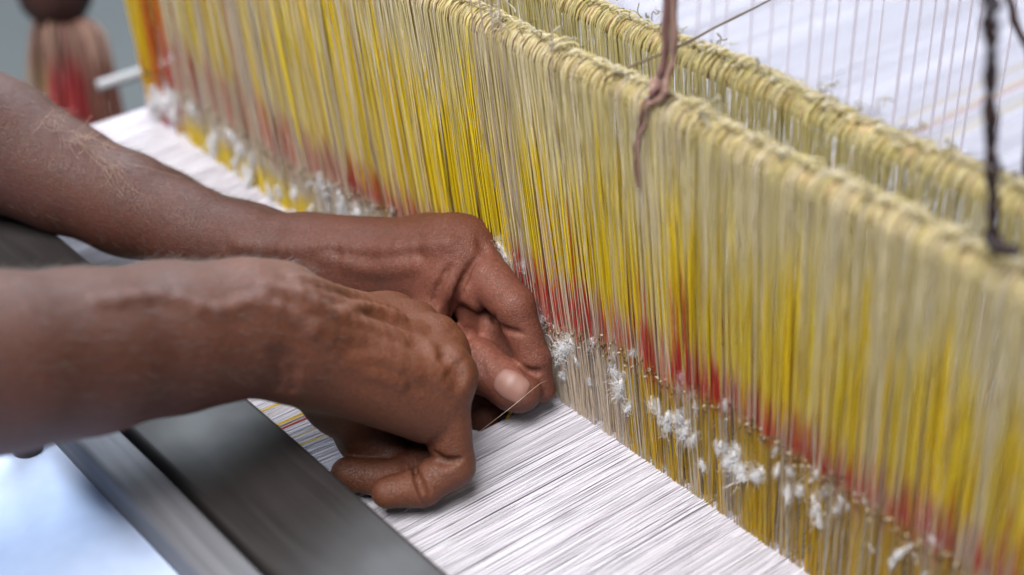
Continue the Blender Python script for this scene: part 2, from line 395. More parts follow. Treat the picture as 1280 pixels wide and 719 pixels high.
def heddle_row(row, xr, label):
    root = obj('heddle_row', None, label=label, cat='heddles', group='rows of string heddles')
    root.location = (xr, 0, 0)
    yy = np.linspace(-.30, .352, 60)
    rp = np.stack([0 * yy, yy, RZ + 0 * yy], -1)
    v, f, c = tubes(rp, .0040, 12, (1, 0, 0)); obj('rod', mesh_np('rod', v, f, mat=ROD), root)
    v, f, c = tubes(rp - np.array([0, 0, .27]), .0032, 10, (1, 0, 0)); obj('rod', mesh_np('rod', v, f, mat=ROD), root)
    y = -.295; hank = 0
    knots = []; wig = smooth_noise(200, 9, .0009)
    while y < .336:
        w = rng.uniform(.0030, .0065) if row == 0 else rng.uniform(.004, .011)
        if .302 < y < .312 and row == 0: y += .004; continue
        nt = max(5, int(w / (.00026 if row == 0 else .00029))); yc = y + w / 2
        bulge = rng.uniform(.0001, .0006) if row == 0 else rng.uniform(.0004, .0014); rr = .0054 + rng.uniform(0, .0008); tight = rng.uniform(.98, 1.22) if row == 0 else rng.uniform(.96, 1.18)
        lean = rng.normal(0, .0022) - .105 * np.interp(yc, [-.25, -.14, -.08, -.02, .10, .22, .27, .30], [0, .02, .09, .17, .19, .17, .08, 0])
        paths, rads, cols = [], [], []
        zf = np.concatenate([np.linspace(-.118, .0, 5), np.linspace(.010, RZ - .003, 17)])
        arc = np.linspace(math.pi, 0, 7)
        zb = np.linspace(RZ - .004, -.09, 9)
        dz0 = np.interp(yc, np.linspace(-.3, .352, 200), wig)
        run = 0
        for i in range(nt):
            if i >= run: style = thread_style(yc + lean, row); run = i + rng.integers(2, 7); brun = i
            if i >= brun: style[2] = red_style(yc + lean); brun = i + rng.integers(2, 5)
            u = (i + .5) / nt * 2 - 1 + rng.normal(0, .14)
            yt = yc + u * w / 2 * tight
            y_eye = yc + u * w / 2 + rng.normal(0, .0010) + lean
            r_here = rr + bulge * math.sqrt(max(0, 1 - min(1, abs(u)) ** 2)) + rng.normal(0, .0008)
            # front strand
            t = np.clip((RZ - zf) / RZ, 0, 2)
            sway = rng.normal(0, .0012)
            yf = yt + (y_eye - yt) * np.clip(t * 1.0, 0, 1.6) + sway * np.sin(np.clip(t, 0, 1) * math.pi) + rng.normal(0, .00006, len(zf))
            xf = -(r_here * (1 - .75 * np.clip(t, 0, 1)) + .0012 * rng.normal() * np.sin(np.clip(t, 0, 1) * math.pi) ** 1)
            xf = np.where(zf < 0, xf * .6, xf)
            fr = np.stack([xf, yf, zf], -1)
            ar = np.stack([r_here * np.cos(arc), np.full(7, yt) + np.linspace(0, rng.normal(0, .0020), 7), RZ + dz0 + r_here * .92 * np.sin(arc)], -1)
            tb = np.clip((RZ - zb) / RZ, 0, 2)
            bk = np.stack([r_here * (1 - .75 * np.clip(tb, 0, 1)) + .001 * rng.normal() * np.sin(np.clip(tb, 0, 1) * math.pi), ar[-1, 1] + (rng.normal(0, .0012) + (y_eye - yt)) * np.clip(tb, 0, 1.6), zb], -1)
            p = np.concatenate([fr, ar, bk])
            rad = rng.uniform(.00012, .00024)
            rv = np.full(len(p), rad)
            thin = rng.random() < (.45 if y_eye < -.048 else .68)
            ez = eye_z(y_eye)
            if thin: rv = np.where((p[:, 2] < ez - .002), .00007, rv)
            paths.append(p); rads.append(rv); cols.append(thread_cols(y_eye, p[:, 2], style))
            if ez > .002 and rng.random() < .5:
                kz = ez + rng.normal(0, .0022); knots.append((np.interp(kz, zf, xf) - .0002, np.interp(kz, zf, yf), kz))
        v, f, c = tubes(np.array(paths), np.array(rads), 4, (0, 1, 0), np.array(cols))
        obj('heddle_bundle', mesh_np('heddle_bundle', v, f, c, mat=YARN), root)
        y += w; hank += 1
    # eye knots: small lumps of brown and cream thread where the warp passes
    kp = []
    for kx, ky, kz in knots:
        a = rng.normal(0, 1, 3); a /= np.linalg.norm(a); L_ = rng.uniform(.0004, .0011)
        pt = np.array([kx, ky, kz]) + np.linspace(-1, 1, 5)[:, None] * a * L_ + rng.normal(0, .0002, (5, 3))
        c = np.array(lin(120, 98, 52)) if rng.random() < .62 else np.array(lin(206, 194, 168))
        kp.append(tubes(pt, np.array([[.0001, .00035, .0005, .0003, .0001]]) * rng.uniform(.8, 1.4), 4, (.3, .5, .8), np.tile(c, (1, 5, 1))))
    v, f, c = merge(kp); obj('eye_knots', mesh_np('eye_knots', v, f, c, mat=YARN), root, kind='stuff')
    # binding cord along the top of the rod, lumpy and looped
    bc = []
    n = 2200; yy = np.linspace(-.298, .35, n)
    env = 1 + .5 * smooth_noise(n, 14, 1)
    for ph, c0 in ((0, (222, 212, 190)), (2.1, (196, 184, 140)), (4.2, (208, 196, 156))):
        a = yy / .0042 * 2 * math.pi * .8 + ph + smooth_noise(n, 25, .7)
        rr = .0011 * np.clip(env, .5, 2) 
        p = np.stack([-.0012 + rr * np.cos(a) * 1.2 + smooth_noise(n, 40, .0008), yy + .0011 * np.sin(a * .5), RZ + .0078 + rr * np.sin(a) * .8 + np.interp(yy, np.linspace(-.3, .352, 200), wig) + smooth_noise(n, 60, .0004)], -1)
        bc.append(tubes(p, .00030 * np.clip(env, .7, 1.3)[None], 5, (0, 0, 1), np.tile(np.array(lin(*c0)), (1, n, 1))))
    for k in range(260):      # stray loops and ends
        y0 = rng.uniform(-.295, .34); b = np.array([rng.normal(-.001, .002), y0, RZ + .0074])
        q = b + np.cumsum(rng.normal(0, .0013, (5, 3)) + np.array([rng.normal(0, .0006), 0, .0002]), 0); q[:, 2] = np.clip(q[:, 2], RZ + .005, RZ + .0120)
        q = spline(q, 12); bc.append(tubes(q, rng.uniform(.00014, .0003), 4, (.2, .9, .3), np.tile(np.array(lin(*((206, 200, 186) if rng.random() < .6 else (140, 126, 80)))), (1, 12, 1))))
    v, f, c = merge(bc); obj('binding_cord', mesh_np('binding_cord', v, f, c, mat=YARN), root)
    return root
row1 = heddle_row(0, 0., 'row of yellow and beige string heddles with red bands, right beside the hands')
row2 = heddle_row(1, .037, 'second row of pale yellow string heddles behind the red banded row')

# cotton lint caught on the heddle eyes
def tuft_mesh(k):
    r = np.random.default_rng(100 + k); parts = []
    n = 170
    for i in range(n):
        L_ = r.uniform(.5, 1.3)
        st = r.normal(0, .22, 3) * np.array([.7, .8, 1.3]); d = r.normal(0, 1, 3); d /= np.linalg.norm(d)
        q = st + np.cumsum(np.vstack([[0, 0, 0], d * .16 * L_ + r.normal(0, .17, (5, 3))]), 0)
        q = spline(q, 10); parts.append(tubes(q, np.full((1, 10), r.uniform(.010, .022)), 3, (.3, .8, .5), np.tile(np.array(lin(252, 252, 254)), (1, 10, 1))))
    # soft cores
    for i in range(7):
        c0 = r.normal(0, .3, 3) * np.array([.5, .6, 1.2]); rad = r.uniform(.16, .34); 
        u = np.linspace(0, math.pi, 9); w_ = np.linspace(0, 2 * math.pi, 13)[:-1]
        dirs = np.stack([np.sin(u)[:, None] * np.cos(w_), np.sin(u)[:, None] * np.sin(w_), np.repeat(np.cos(u)[:, None], 12, 1)], -1)
        nz = 1 + .28 * np.sin(dirs[..., 0] * 7 + k + i) * np.sin(dirs[..., 1] * 6 + 2 * i) + 0.3 * r.normal(0, 1, dirs.shape[:2])
        nz[0] = nz[0, 0]; nz[-1] = nz[-1, 0]
        vv = c0 + dirs * (rad * nz)[..., None]; i_ = np.arange(9 * 12).reshape(9, 12); A, B = i_[:-1], i_[1:]
        ff = np.stack([A, B, np.roll(B, -1, 1), np.roll(A, -1, 1)], -1).reshape(-1, 4)
        parts.append((vv.reshape(-1, 3), ff, np.tile(np.array(lin(252, 252, 254)), (108, 1))))
    v, f, c = merge(parts); return mesh_np('cotton_tuft', v, f, c, mat=LINT)
TUFTS = [tuft_mesh(k) for k in range(6)]
def tuft(u, v_, size, k, zs=1.4, dx=0.):
    p = at(u, v_, 0, -.003 + dx); o = obj('cotton_tuft', TUFTS[k % 6], row1)
    size *= 1.2; o.location = p; o.scale = (size * .7, size, size * zs); o.rotation_euler = (rng.normal(0, .3), rng.normal(0, .3), rng.uniform(0, 6))
for k, (u, v_, s_) in enumerate(((674, 408, 5.2), (668, 398, 3.4), (706, 436, 4.2), (714, 428, 2.8), (768, 466, 2.2), (778, 488, 4.2), (786, 508, 2.4), (834, 528, 3.6), (858, 540, 3.4), (846, 520, 2.2), (868, 548, 2.4),
        (914, 572, 3.2), (930, 586, 4.2), (948, 594, 3.2), (905, 560, 2.0), (878, 582, 1.8), (1000, 612, 2.2), (1022, 636, 3.6), (1030, 610, 2.2), (742, 430, 2.0), (815, 505, 1.8), (790, 442, 1.6), (852, 470, 1.4), (908, 506, 1.6), (988, 590, 1.8),
        (632, 316, 3.2), (640, 328, 2.4), (626, 300, 2.0), (655, 330, 1.8))):
    tuft(u, v_, s_ * .001, k)
for k in range(46):
    u = rng.uniform(232, 560); eline = np.interp(u, [232, 300, 380, 470, 560], [132, 172, 222, 262, 286]); bot = np.interp(u, [232, 380, 560], [165, 285, 395])
    v_ = rng.uniform(eline - 6, min(bot - 6, eline + 62)); tuft(u, v_, rng.uniform(.0012, .0028), k, rng.uniform(1.3, 2.6))
for k in range(16): tuft(rng.uniform(186, 222), rng.uniform(112, 152), rng.uniform(.0018, .0034), k, 1.5)
for k in range(40):
    u = rng.uniform(690, 1180); v_ = np.interp(u, [690, 800, 940, 1110, 1200], [425, 460, 540, 650, 705]) + rng.uniform(-12, 50); tuft(u, v_, rng.uniform(.0007, .0018), k, rng.uniform(1.2, 2.6))

# ---------------------------------------------------------------- hanging cords
def strands(paths_px, rad, cols, name, n=40, ref=(0, 1, 0), wob=.0003, mat=YARN, taper=None, twist=None):
    parts = []
    for k, pts in enumerate(paths_px):
        p = spline(pts, n)
        if twist:
            a = np.linspace(0, twist[1] * 2 * math.pi, n) + k * 2 * math.pi / len(paths_px); fade = np.clip(np.minimum(np.arange(n), np.arange(n)[::-1] * 2) / 6, 0, 1)
            p = p + (np.stack([np.cos(a), np.sin(a), 0 * a], -1) * twist[0]) * fade[:, None]
        p = p + np.stack([smooth_noise(n, 5, wob) for _ in range(3)], -1)
        parts.append(tubes(p, rad * (np.clip(1 + smooth_noise(n, 4, .12), .6, 1.5) * (1 if taper is None else np.interp(np.linspace(0, 1, n), (0, .55, 1), (1, 1, taper[k]))))[None], 7, ref, np.tile(np.array(lin(*cols[k % len(cols)])), (1, n, 1))))
    v, f, c = merge(parts); return mesh_np(name, v, f, c, mat=mat)

yc = at(838, 112, 0, 0)[1]
pths = []
for k, (dx, dy) in enumerate(((-.002, -.0022), (.0005, -.0006), (-.001, .0012), (.0015, .0026), (-.0025, .0004))):
    pths.append([(dx + .003, yc + dy * 1.1 + .002, .52), (dx + .002, yc + dy * 1.0 + .001, .30), (dx, yc + dy * 1.15, .20), (dx - .001, yc + dy * 1.3, .166), (-.005 + dx * .6, yc + dy * 1.3 + .001, .1575)] + ([(-.0072, yc + dy * .7 + .0045, .151), (-.0080, yc + dy * .5 + .0066, .138), (-.0074, yc + dy * .4 + .0066, .120)] if k in (0, 4) else [(.002 + dx, yc + dy * 1.3 + .001, .1535)]))
obj('hanging_cord', strands(pths, .00105, ((176, 142, 128), (158, 118, 108), (190, 164, 146), (170, 132, 118), (146, 108, 102)), 'hanging_cord', 160, taper=(.3, 1, 1, 1, .35), twist=(.0004, 5)),
    label='pinkish brown stranded cord holding up the front heddle row', cat='cord', group='cords holding the heddles')
yc2 = at(1243, 312, 0, 0)[1]
pths = []
for k, (dx, du) in enumerate(((-.0006, -3.5), (.0006, 3.5), (0., 0.))):
    top_ = at(1238 + du * 2.4, -60, 0, dx)
    pths.append([top_ + (top_ - at(1239, 60, 0, dx)) * 1.5, top_, at(1238 + du * 1.6, 20, 0, dx), at(1239 + du * .5, 60, 0, dx), at(1240 + du * .5, 180, 0, dx), at(1242 + du * .5, 285, 0, dx - .002),
                 at(1243 + du * .4, 305, 0, -.006), at(1250, 312 + du * .3, 0, -.0085), at(1268 + du, 316, 0, -.0075)])
obj('hanging_cord', strands(pths, .00105, ((44, 22, 22), (58, 30, 30), (36, 18, 20)), 'hanging_cord', 160, twist=(.0008, 16), wob=.0005),
    label='dark maroon cord rising straight from the front heddle ridge', cat='cord', group='cords holding the heddles')
a_, b_ = at(1256, -20, 0, .05), at(1290, 90, 0, .05)
obj('hanging_cord', strands([[a_ + (a_ - b_) * 2, a_, (a_ + b_) / 2, b_, b_ + np.array([0, -.004, -.04]), np.array([.037, b_[1] - .008, .156])]], .0011, ((62, 36, 34),), 'hanging_cord', 50),
    label='slanting dark brown cord tied to the rear heddle row', cat='cord', group='cords holding the heddles')
t0 = at(776, 88, 0, -.002); t1 = at(956, 3, 2, t0[2] + .004); t2 = t1 + (t1 - t0) * .8
obj('twine', strands([[t0 + np.array([-.004, .004, -.004]), t0, (t0 + t1) / 2 + np.array([0, 0, -.0012]), t1, t2]], .00042, ((120, 98, 74),), 'twine', 60, (0, 0, 1), .0002),
    label='thin brown twine stretched across both heddle ridges', cat='twine')
# slack pale threads in front of the row
for k, (u0, u1, v1) in enumerate(((592, 622, 190), (606, 640, 230), (618, 652, 280), (584, 604, 150), (688, 690, 120))):
    a_, b_ = at(u0, -60, 0, -.012), at(u1, v1, 0, -.009)
    obj('loose_thread', strands([[a_ + (a_ - b_) * .5, a_, (a_ + b_) / 2 + rng.normal(0, .0006, 3), b_, b_ + np.array([.004, -.001, -.03])]], .00032, ((186, 166, 150), (196, 186, 176)), 'loose_thread', 40),
        label='slack pinkish thread slanting down over the front heddle ridge', cat='thread', group='slack threads over the heddles')
# fine upright harness cords beyond the heddles
for k, u in enumerate((776, 872, 890, 906, 938, 962, 986, 1012, 1028, 1046, 1068, 1084, 1100, 1128, 1146, 1163, 1178, 1192, 1208, 1222, 1262)):
    p = at(u, 60, 0, .17 + .012 * (k % 3)); x, y = p[0], p[1]
    obj('harness_cord', strands([[(x, y, -.02), (x, y + .0005, .15), (x, y, .3), (x, y, .6)]], (.0004, .0006, .0005)[k % 3], ((222, 216, 224), (206, 204, 216), (224, 222, 228)), 'harness_cord', 30),
        label='fine upright pinkish grey cord above the far warp, beyond the heddles', cat='cord', group='upright harness cords')

# ---------------------------------------------------------------- far things
dT = 1.06
cb = P(68, -14, dT)
v, f = lathe([(.0002, -.026), (.010, -.0245), (.018, -.019), (.0235, -.010), (.025, 0), (.0235, .010), (.018, .019), (.010, .0245), (.006, .027), (.0045, .06), (.0001, .061)])
o = obj('wooden_knob', mesh_np('wooden_knob', v, f, mat=DARKWOOD), label='dark round wooden knob hanging above the yarn bundle', cat='knob'); o.location = cb
top = P(84, 36, dT); bl = P(70, 168, dT); br = P(132, 175, dT)
parts = []
nb = 150
rightv = MW[:, 0]; fw = MW[:, 2]
for k in range(nb):
    u = rng.uniform(-1, 1); w_ = rng.normal(0, .5)
    a0 = top + rightv * u * .022 + fw * w_ * .008; e = (bl + br) / 2 + rightv * (u * .030 + rng.normal(0, .002)) + fw * w_ * .014 + np.array([0, 0, rng.normal(-.004, .006)])
    q = spline([cb + np.array([0, 0, -.02]) + rightv * u * .008, a0, (a0 + e) / 2 + rightv * rng.normal(0, .0015), e], 16)
    tz = np.linspace(0, 1, 16)[:, None]
    c0 = np.array(lin(*random.choice(((166, 126, 114), (182, 148, 130), (146, 100, 92), (170, 134, 116)))))
    c1 = np.array(lin(*((176, 40, 44) if abs(u + .1) < .5 else ((120, 62, 44) if u > .2 else (186, 150, 110)))))
    fz = np.clip((tz - .5) / .14, 0, 1)
    parts.append(tubes(q, rng.uniform(.0007, .0014), 4, rightv, ((c0 * (1 - fz) + c1 * fz) * rng.uniform(.85, 1.1))[None]))
v, f, c = merge(parts)
obj('yarn_bundle', mesh_np('yarn_bundle', v, f, c, mat=YARN), label='hanging bundle of beige and red yarn ends below the knob', cat='yarn')
a_, b_ = P(122, 108, .98), P(192, 86, .99)
obj('stick', mesh_np('stick', *tubes(spline([a_, (a_ + b_) / 2, b_, b_ + (b_ - a_) * 2.], 20), .0034, 12, (0, 0, 1))[:2], mat=WHITESTICK), label='white stick poking out past the far end of the heddles', cat='stick')

# ---------------------------------------------------------------- the person: arms and hands as distance fields
def smin(a, b, k):
    if k <= 0: return np.minimum(a, b)
    h = np.clip(k - np.abs(a - b), 0, None) / k
    return np.minimum(a, b) - h * h * k * .25

def cone(p, a, b, ra, rb):
    ba = b - a; L2 = ba @ ba; pa = p - a
    h = np.clip((pa @ ba) / L2, 0, 1)
    q = pa - h[:, None] * ba
    return np.sqrt((q * q).sum(1)) - (ra + (rb - ra) * h)

class Field:
    """ordered list of (a, b, ra, rb, k, cut) joined by smooth union"""
    def __init__(s): s.p = []; s.g = []
    def cap(s, a, b, ra, rb, k=.006): s.p.append((np.array(a, float), np.array(b, float), ra, rb, k)); return s
    def chain(s, pts, rads, k=.004):
        for i in range(len(pts) - 1): s.cap(pts[i], pts[i + 1], rads[i], rads[i + 1], k)
        return s
    def groove(s, c, axis, amp, width, reach=.02, side=None):
        a = np.array(axis, float); a /= np.linalg.norm(a)
        s.g.append((np.array(c, float), a, amp, width, reach, None if side is None else np.array(side, float) / np.linalg.norm(side))); return s
    def bounds(s, pad):
        lo = np.min([np.minimum(a, b) - max(ra, rb) for a, b, ra, rb, k in s.p], 0) - pad
        hi = np.max([np.maximum(a, b) + max(ra, rb) for a, b, ra, rb, k in s.p], 0) + pad
        return lo, hi
    def ev(s, p):
        d = np.full(len(p), 1.0)
        for a, b, ra, rb, k in s.p:
            r = max(ra, rb) + .014; lo = np.minimum(a, b) - r; hi = np.maximum(a, b) + r
            mk = np.nonzero(((p > lo) & (p < hi)).all(1))[0]
            if len(mk): d[mk] = smin(d[mk], cone(p[mk], a, b, ra, rb), k)
        for c, ax, amp, w, reach, side in s.g:
            q = p - c; mk = np.nonzero((np.abs(q) < reach).all(1))[0]
            if len(mk):
                qq = q[mk]; t = qq @ ax; g = amp * np.exp(-(t / w) ** 2) * np.clip(1.3 - np.linalg.norm(qq, axis=1) / reach, 0, 1)
                if side is not None: g = g * np.clip((qq @ side) / .004 + .2, 0, 1)
                d[mk] += g
        return d

class Union:
    def __init__(s, base): s.parts = [(base, 0)]
    def add(s, f, k): s.parts.append((f, k)); return s
    def cut(s, f, k): s.parts.append((f, -k)); return s
    def ev(s, p):
        d = s.parts[0][0].ev(p)
        for f, k in s.parts[1:]:
            lo, hi = f.bounds(.012); mk = np.nonzero(((p > lo) & (p < hi)).all(1))[0]
            if len(mk): d[mk] = smin(d[mk], f.ev(p[mk]), k) if k > 0 else -smin(-d[mk], f.ev(p[mk]), -k)
        return d
    def bounds(s, pad):
        b = [f.bounds(pad) for f, k in s.parts if k >= 0]; return np.min([x[0] for x in b], 0), np.max([x[1] for x in b], 0)

def surface_nets(fn, lo, hi, h):
    n = np.ceil((hi - lo) / h).astype(int) + 1
    ax = [lo[i] + np.arange(n[i]) * h for i in range(3)]
    B = 8; nb = -(-n // B); n = nb * B       # blocks: only those near the surface are sampled finely
    blk = np.argwhere(np.ones(nb, bool)); cen = lo + (blk * B + (B - 1) / 2) * h
    dc = fn(cen); D = np.ones(n, np.float32)
    loc = np.argwhere(np.ones((B, B, B), bool)); live = np.nonzero(np.abs(dc) < B * h * .5 * 1.75 + .004)[0]
    for i in np.nonzero(dc < -(B * h * .5 * 1.75 + .004))[0]:
        a, b, c = blk[i] * B; D[a:a + B, b:b + B, c:c + B] = -1
    for s0 in range(0, len(live), 400):
        bb = blk[live[s0:s0 + 400]]; ii = (bb[:, None] * B + loc[None]).reshape(-1, 3)
        D[tuple(ii.T)] = fn(lo + ii * h)
    ins = D < 0
    cnt = np.zeros(n - 1, np.int8); pos = np.zeros((*(n - 1), 3), np.float32); num = np.zeros(n - 1, np.int8)
    sl = lambda a, o: a[o[0]:o[0] + n[0] - 1, o[1]:o[1] + n[1] - 1, o[2]:o[2] + n[2] - 1]
    corners = [(i, j, k) for i in (0, 1) for j in (0, 1) for k in (0, 1)]
    for c0 in corners: cnt += sl(ins, c0)
    cells = np.argwhere((cnt > 0) & (cnt < 8)); C = len(cells)
    vid = np.full(n - 1, -1, np.int32); vid[tuple(cells.T)] = np.arange(C)
    acc = np.zeros((C, 3)); w = np.zeros(C)
    for c0 in corners:
        for a in range(3):
            if c0[a]: continue
            c1 = list(c0); c1[a] = 1
            i0 = cells + np.array(c0); i1 = cells + np.array(c1)
            d0 = D[tuple(i0.T)]; d1 = D[tuple(i1.T)]; mk = (d0 < 0) != (d1 < 0)
            t = np.where(mk, d0 / np.where(mk, d0 - d1, 1), 0)
            pt = np.tile(np.array(c0, float), (C, 1)); pt[:, a] += t
            acc[mk] += pt[mk]; w[mk] += 1
    verts = lo + (cells + acc / w[:, None]) * h
    faces = []
    for a in range(3):
        b, c = (a + 1) % 3, (a + 2) % 3
        s0 = [slice(None)] * 3; s1 = [slice(None)] * 3; s0[a] = slice(0, -1); s1[a] = slice(1, None)
        d0, d1 = ins[tuple(s0)], ins[tuple(s1)]
        e = np.argwhere(d0 != d1); e = e[(e[:, b] > 0) & (e[:, c] > 0) & (e[:, b] < n[b] - 1) & (e[:, c] < n[c] - 1)]
        fl = d0[tuple(e.T)]
        q = []
        for ob, oc in ((1, 1), (0, 1), (0, 0), (1, 0)):
            x = e.copy(); x[:, b] -= ob; x[:, c] -= oc; q.append(vid[tuple(x.T)])
        q = np.stack(q, 1); q[~fl] = q[~fl][:, ::-1]; faces.append(q)
    return verts, np.concatenate(faces)

def surf(fn, u, v_, d0, d1):
    """depth along a viewing ray where the field is first met"""
    d = np.linspace(d0, d1, 400); p = CAM + ray(u, v_) * d[:, None]; val = fn(p); i = np.argmax(val < 0)
    return P(u, v_, d[i]) if val[i] < 0 else None

R = lambda px, d: px * d / FPX      # pixel radius at depth -> metres

# --- right arm (the one reaching past the beam): wrist, knuckles, curled fingers
rw = P(338, 413, .545)
rarm = Field()
rarm.chain([P(-130, 468, .468), P(0, 453, .487), P(110, 440, .507), P(220, 424, .527), P(300, 414, .540), P(345, 414, .547)],
           [.0285, R(107, .487), R(97, .507), R(86, .527), R(76, .540), R(71, .547)], .01)
rarm.chain([P(60, 436, .520), P(200, 416, .545), P(300, 404, .560), P(345, 404, .566)], [.024, .021, .0185, .0175], .012)       # far side of the forearm: it is wider than deep
rup = Field().chain([P(-10, 454, .4855), P(-260, 478, .445), P(-560, 520, .40), P(-700, 300, .36), P(-800, 0, .33)], [.0255, .034, .042, .043, .046], .012)
MC = [P(487, 406, .620), P(514, 420, .606), P(537, 448, .592), P(552, 482, .577)]
for (mx, r0, r1), wq in zip(zip(MC, (.0135, .0135, .0128, .0120), (.0108, .0108, .0100, .0096)), ((352, 396, .564), (350, 404, .558), (348, 418, .552), (350, 432, .546))):
    rarm.cap(P(*wq), mx, r0, r1, .010)
rarm.cap(P(378, 446, .552), P(530, 520, .578), .0150, .0098, .012)      # hypothenar edge
rarm.cap(P(385, 430, .575), P(500, 480, .605), .0150, .0120, .012)      # palm body
rarm.cap(P(520, 470, .588), P(545, 512, .588), .0105, .0085, .010)
rarm.cap(P(540, 450, .600), P(558, 456, .592), .0085, .0080, .008)
rarm.cap(P(318, 372, .545), P(356, 372, .552), .0080, .0075, .014)      # ulna head / wrist top
# thumb side, hidden below
rarm.chain([P(372, 452, .562), P(420, 503, .584), P(456, 549, .602), P(492, 572, .598)], [.0130, .0098, .0084, .0070], .008)
RH = Union(rarm)
fing = {
 'little': ([P(556, 480, .577), P(565, 582, .585), P(527, 609, .5815), P(484, 616, .580)], [.0086, .0083, .0071, .0058]),
 'ring':   ([P(538, 450, .592), P(549, 566, .603), P(490, 600, .590), P(434, 592, .592)], [.0096, .0086, .0072, .0062]),
 'middle': ([P(514, 422, .607), P(540, 520, .622), P(500, 532, .612), P(468, 520, .605)], [.0100, .0094, .0084, .0070]),
 'index':  ([P(487, 408, .622), P(536, 470, .636), P(526, 512, .636), P(500, 522, .628)], [.0100, .0092, .0082, .0070]),
}
for k, (pts, rad) in fing.items():
    f = Field(); f.chain(pts, rad, .0025)
    for j in (1, 2):
        a_ = pts[j] - pts[j - 1]; b_ = pts[j + 1] - pts[j]; a_ /= np.linalg.norm(a_); b_ /= np.linalg.norm(b_)
        inner = b_ - a_
        f.groove(pts[j] + inner * .004, a_ + b_, .0016, .0011, .016, inner)
        for off in (-.0022, 0, .0022): f.groove(pts[j] + (a_ + b_) * off, a_ + b_, .0004, .0006, .014, -inner)
    RH.add(f, .0018 if k == 'little' else .0014)
# knuckle caps
kn = Field()
for (u, v_, d), r in zip(((490, 401, .615), (518, 409, .602), (545, 423, .592), (561, 458, .577)), (.0088, .0084, .0084, .0080)):
    kn.cap(P(u, v_, d), P(u + 7, v_ + 7, d), r, r * .9, .003)
RH.add(kn, .010)

def ridges(U, lines, r, lift, k, d0, d1):
    f = Field()
    for ln in lines:
        pts = []
        for u, v_ in spline([(a, b, 0) for a, b in ln], 10)[:, :2]:
            q = surf(U.ev, u, v_, d0, d1)
            if q is not None:
                g = ray(u, v_); g = g / np.linalg.norm(g); pts.append(q + g * (r - lift))
        if len(pts) > 2: f.chain(pts, [r] * len(pts), .0015)
    U.add(f, k)
ridges(RH, [[(372, 354), (430, 370), (488, 392)], [(372, 368), (440, 388), (516, 412)], [(380, 386), (460, 410), (540, 438)], [(392, 406), (470, 434), (552, 474)]], .0022, .0009, .006, .40, .70)
ridges(RH, [[(330, 360), (380, 372), (420, 396), (452, 408), (500, 430)], [(300, 380), (352, 388), (400, 420), (430, 452), (500, 480)], [(420, 396), (455, 384), (500, 396)],
            [(120, 380), (200, 372), (270, 390), (330, 372)], [(430, 452), (470, 448), (520, 470)]], .0014, .0006, .0035, .35, .70)

def crease(U, lines, r, depth, k, d0, d1):
    for ln in lines:
        pts = []
        for u, v_ in spline([(a, b, 0) for a, b in ln], 9)[:, :2]:
            q = surf(U.ev, u, v_, d0, d1)
            if q is not None: g = ray(u, v_); pts.append(q - g / np.linalg.norm(g) * (r - depth))
        if len(pts) > 2:
            n_ = len(pts); rr = [r * (.45 + .55 * math.sin(math.pi * i / (n_ - 1))) for i in range(n_)]
            U.cut(Field().chain(pts, rr, .0006), k)
crease(RH, [[(518, 588), (526, 608), (534, 634)], [(543, 566), (558, 577), (574, 574)]], .0017, .0021, .0016, .4, .7)
crease(RH, [[(560, 446), (567, 460), (561, 476)], [(571, 456), (576, 470), (571, 484)], [(548, 430), (556, 438), (554, 450)]], .0016, .0009, .003, .4, .7)
crease(RH, [[(340, 440), (352, 462), (350, 486)], [(352, 436), (366, 460), (366, 488)]], .0012, .0006, .003, .4, .7)
# --- left arm, reaching in from the far side, thumb and index pinching the thread
larm = Field()
larm.chain([P(-90, 140, .691), P(0, 182, .700), P(80, 222, .698), P(160, 256, .692), P(240, 290, .684), P(310, 312, .677), P(372, 322, .670)],
           [.0295, R(82, .70) * .93, R(68, .698) * .93, R(58, .692), R(50, .684), R(46, .677), R(43, .67)], .012)
larm.chain([P(60, 205, .725), P(200, 268, .715), P(310, 306, .700), P(372, 316, .692)], [.022, .018, .0155, .0150], .012)
lup = Field().chain([P(-5, 180, .6995), P(-200, 92, .68), P(-420, 20, .66), P(-560, -260, .62), P(-640, -500, .58)], [.026, .034, .040, .042, .045], .012)
LM = [P(578, 314, .640), P(556, 312, .658), P(530, 322, .674), P(510, 340, .688)]
for (mx, r0, r1), wq in zip(zip(LM, (.0135, .0135, .013, .012), (.0118, .0112, .0105, .0095)), ((390, 316, .668), (385, 314, .675), (382, 318, .684), (380, 324, .690))):
    larm.cap(P(*wq), mx, r0, r1, .010)
larm.cap(P(400, 330, .664), P(520, 352, .652), .0125, .0110, .012)
larm.cap(P(430, 345, .668), P(540, 372, .660), .0130, .0100, .012)     # thenar mass
larm.cap(P(520, 330, .646), P(562, 318, .640), .0120, .0115, .010)
LH = Union(larm)
web = Field(); web.chain([P(576, 326, .635), P(562, 352, .634), P(546, 388, .638), P(542, 408, .642)], [.0078, .0074, .0062, .0050], .004)   # skin fold of the web
LH.add(web, .009)
lobe = Field(); lobe.chain([P(596, 342, .633), P(592, 360, .631), P(590, 374, .632)], [.0060, .0062, .0058], .003)
LH.add(lobe, .0015)
th = [P(470, 372, .664), P(530, 418, .648), P(598, 457, .633), P(644, 485, .626), P(652, 490, .625)]
f = Field(); f.chain(th, [.0125, .0106, .0099, .0090, .0075], .004)
ta = th[3] - th[2]; ta /= np.linalg.norm(ta); tn = CAM - th[3]; tn = tn - ta * (tn @ ta); tn /= np.linalg.norm(tn)
for off in (-.004, -.002, 0., .0022): f.groove(th[2] + ta * off + tn * .009, ta + rng.normal(0, .12, 3), .0006, .0006, .013, tn)
LH.add(f, .0014)
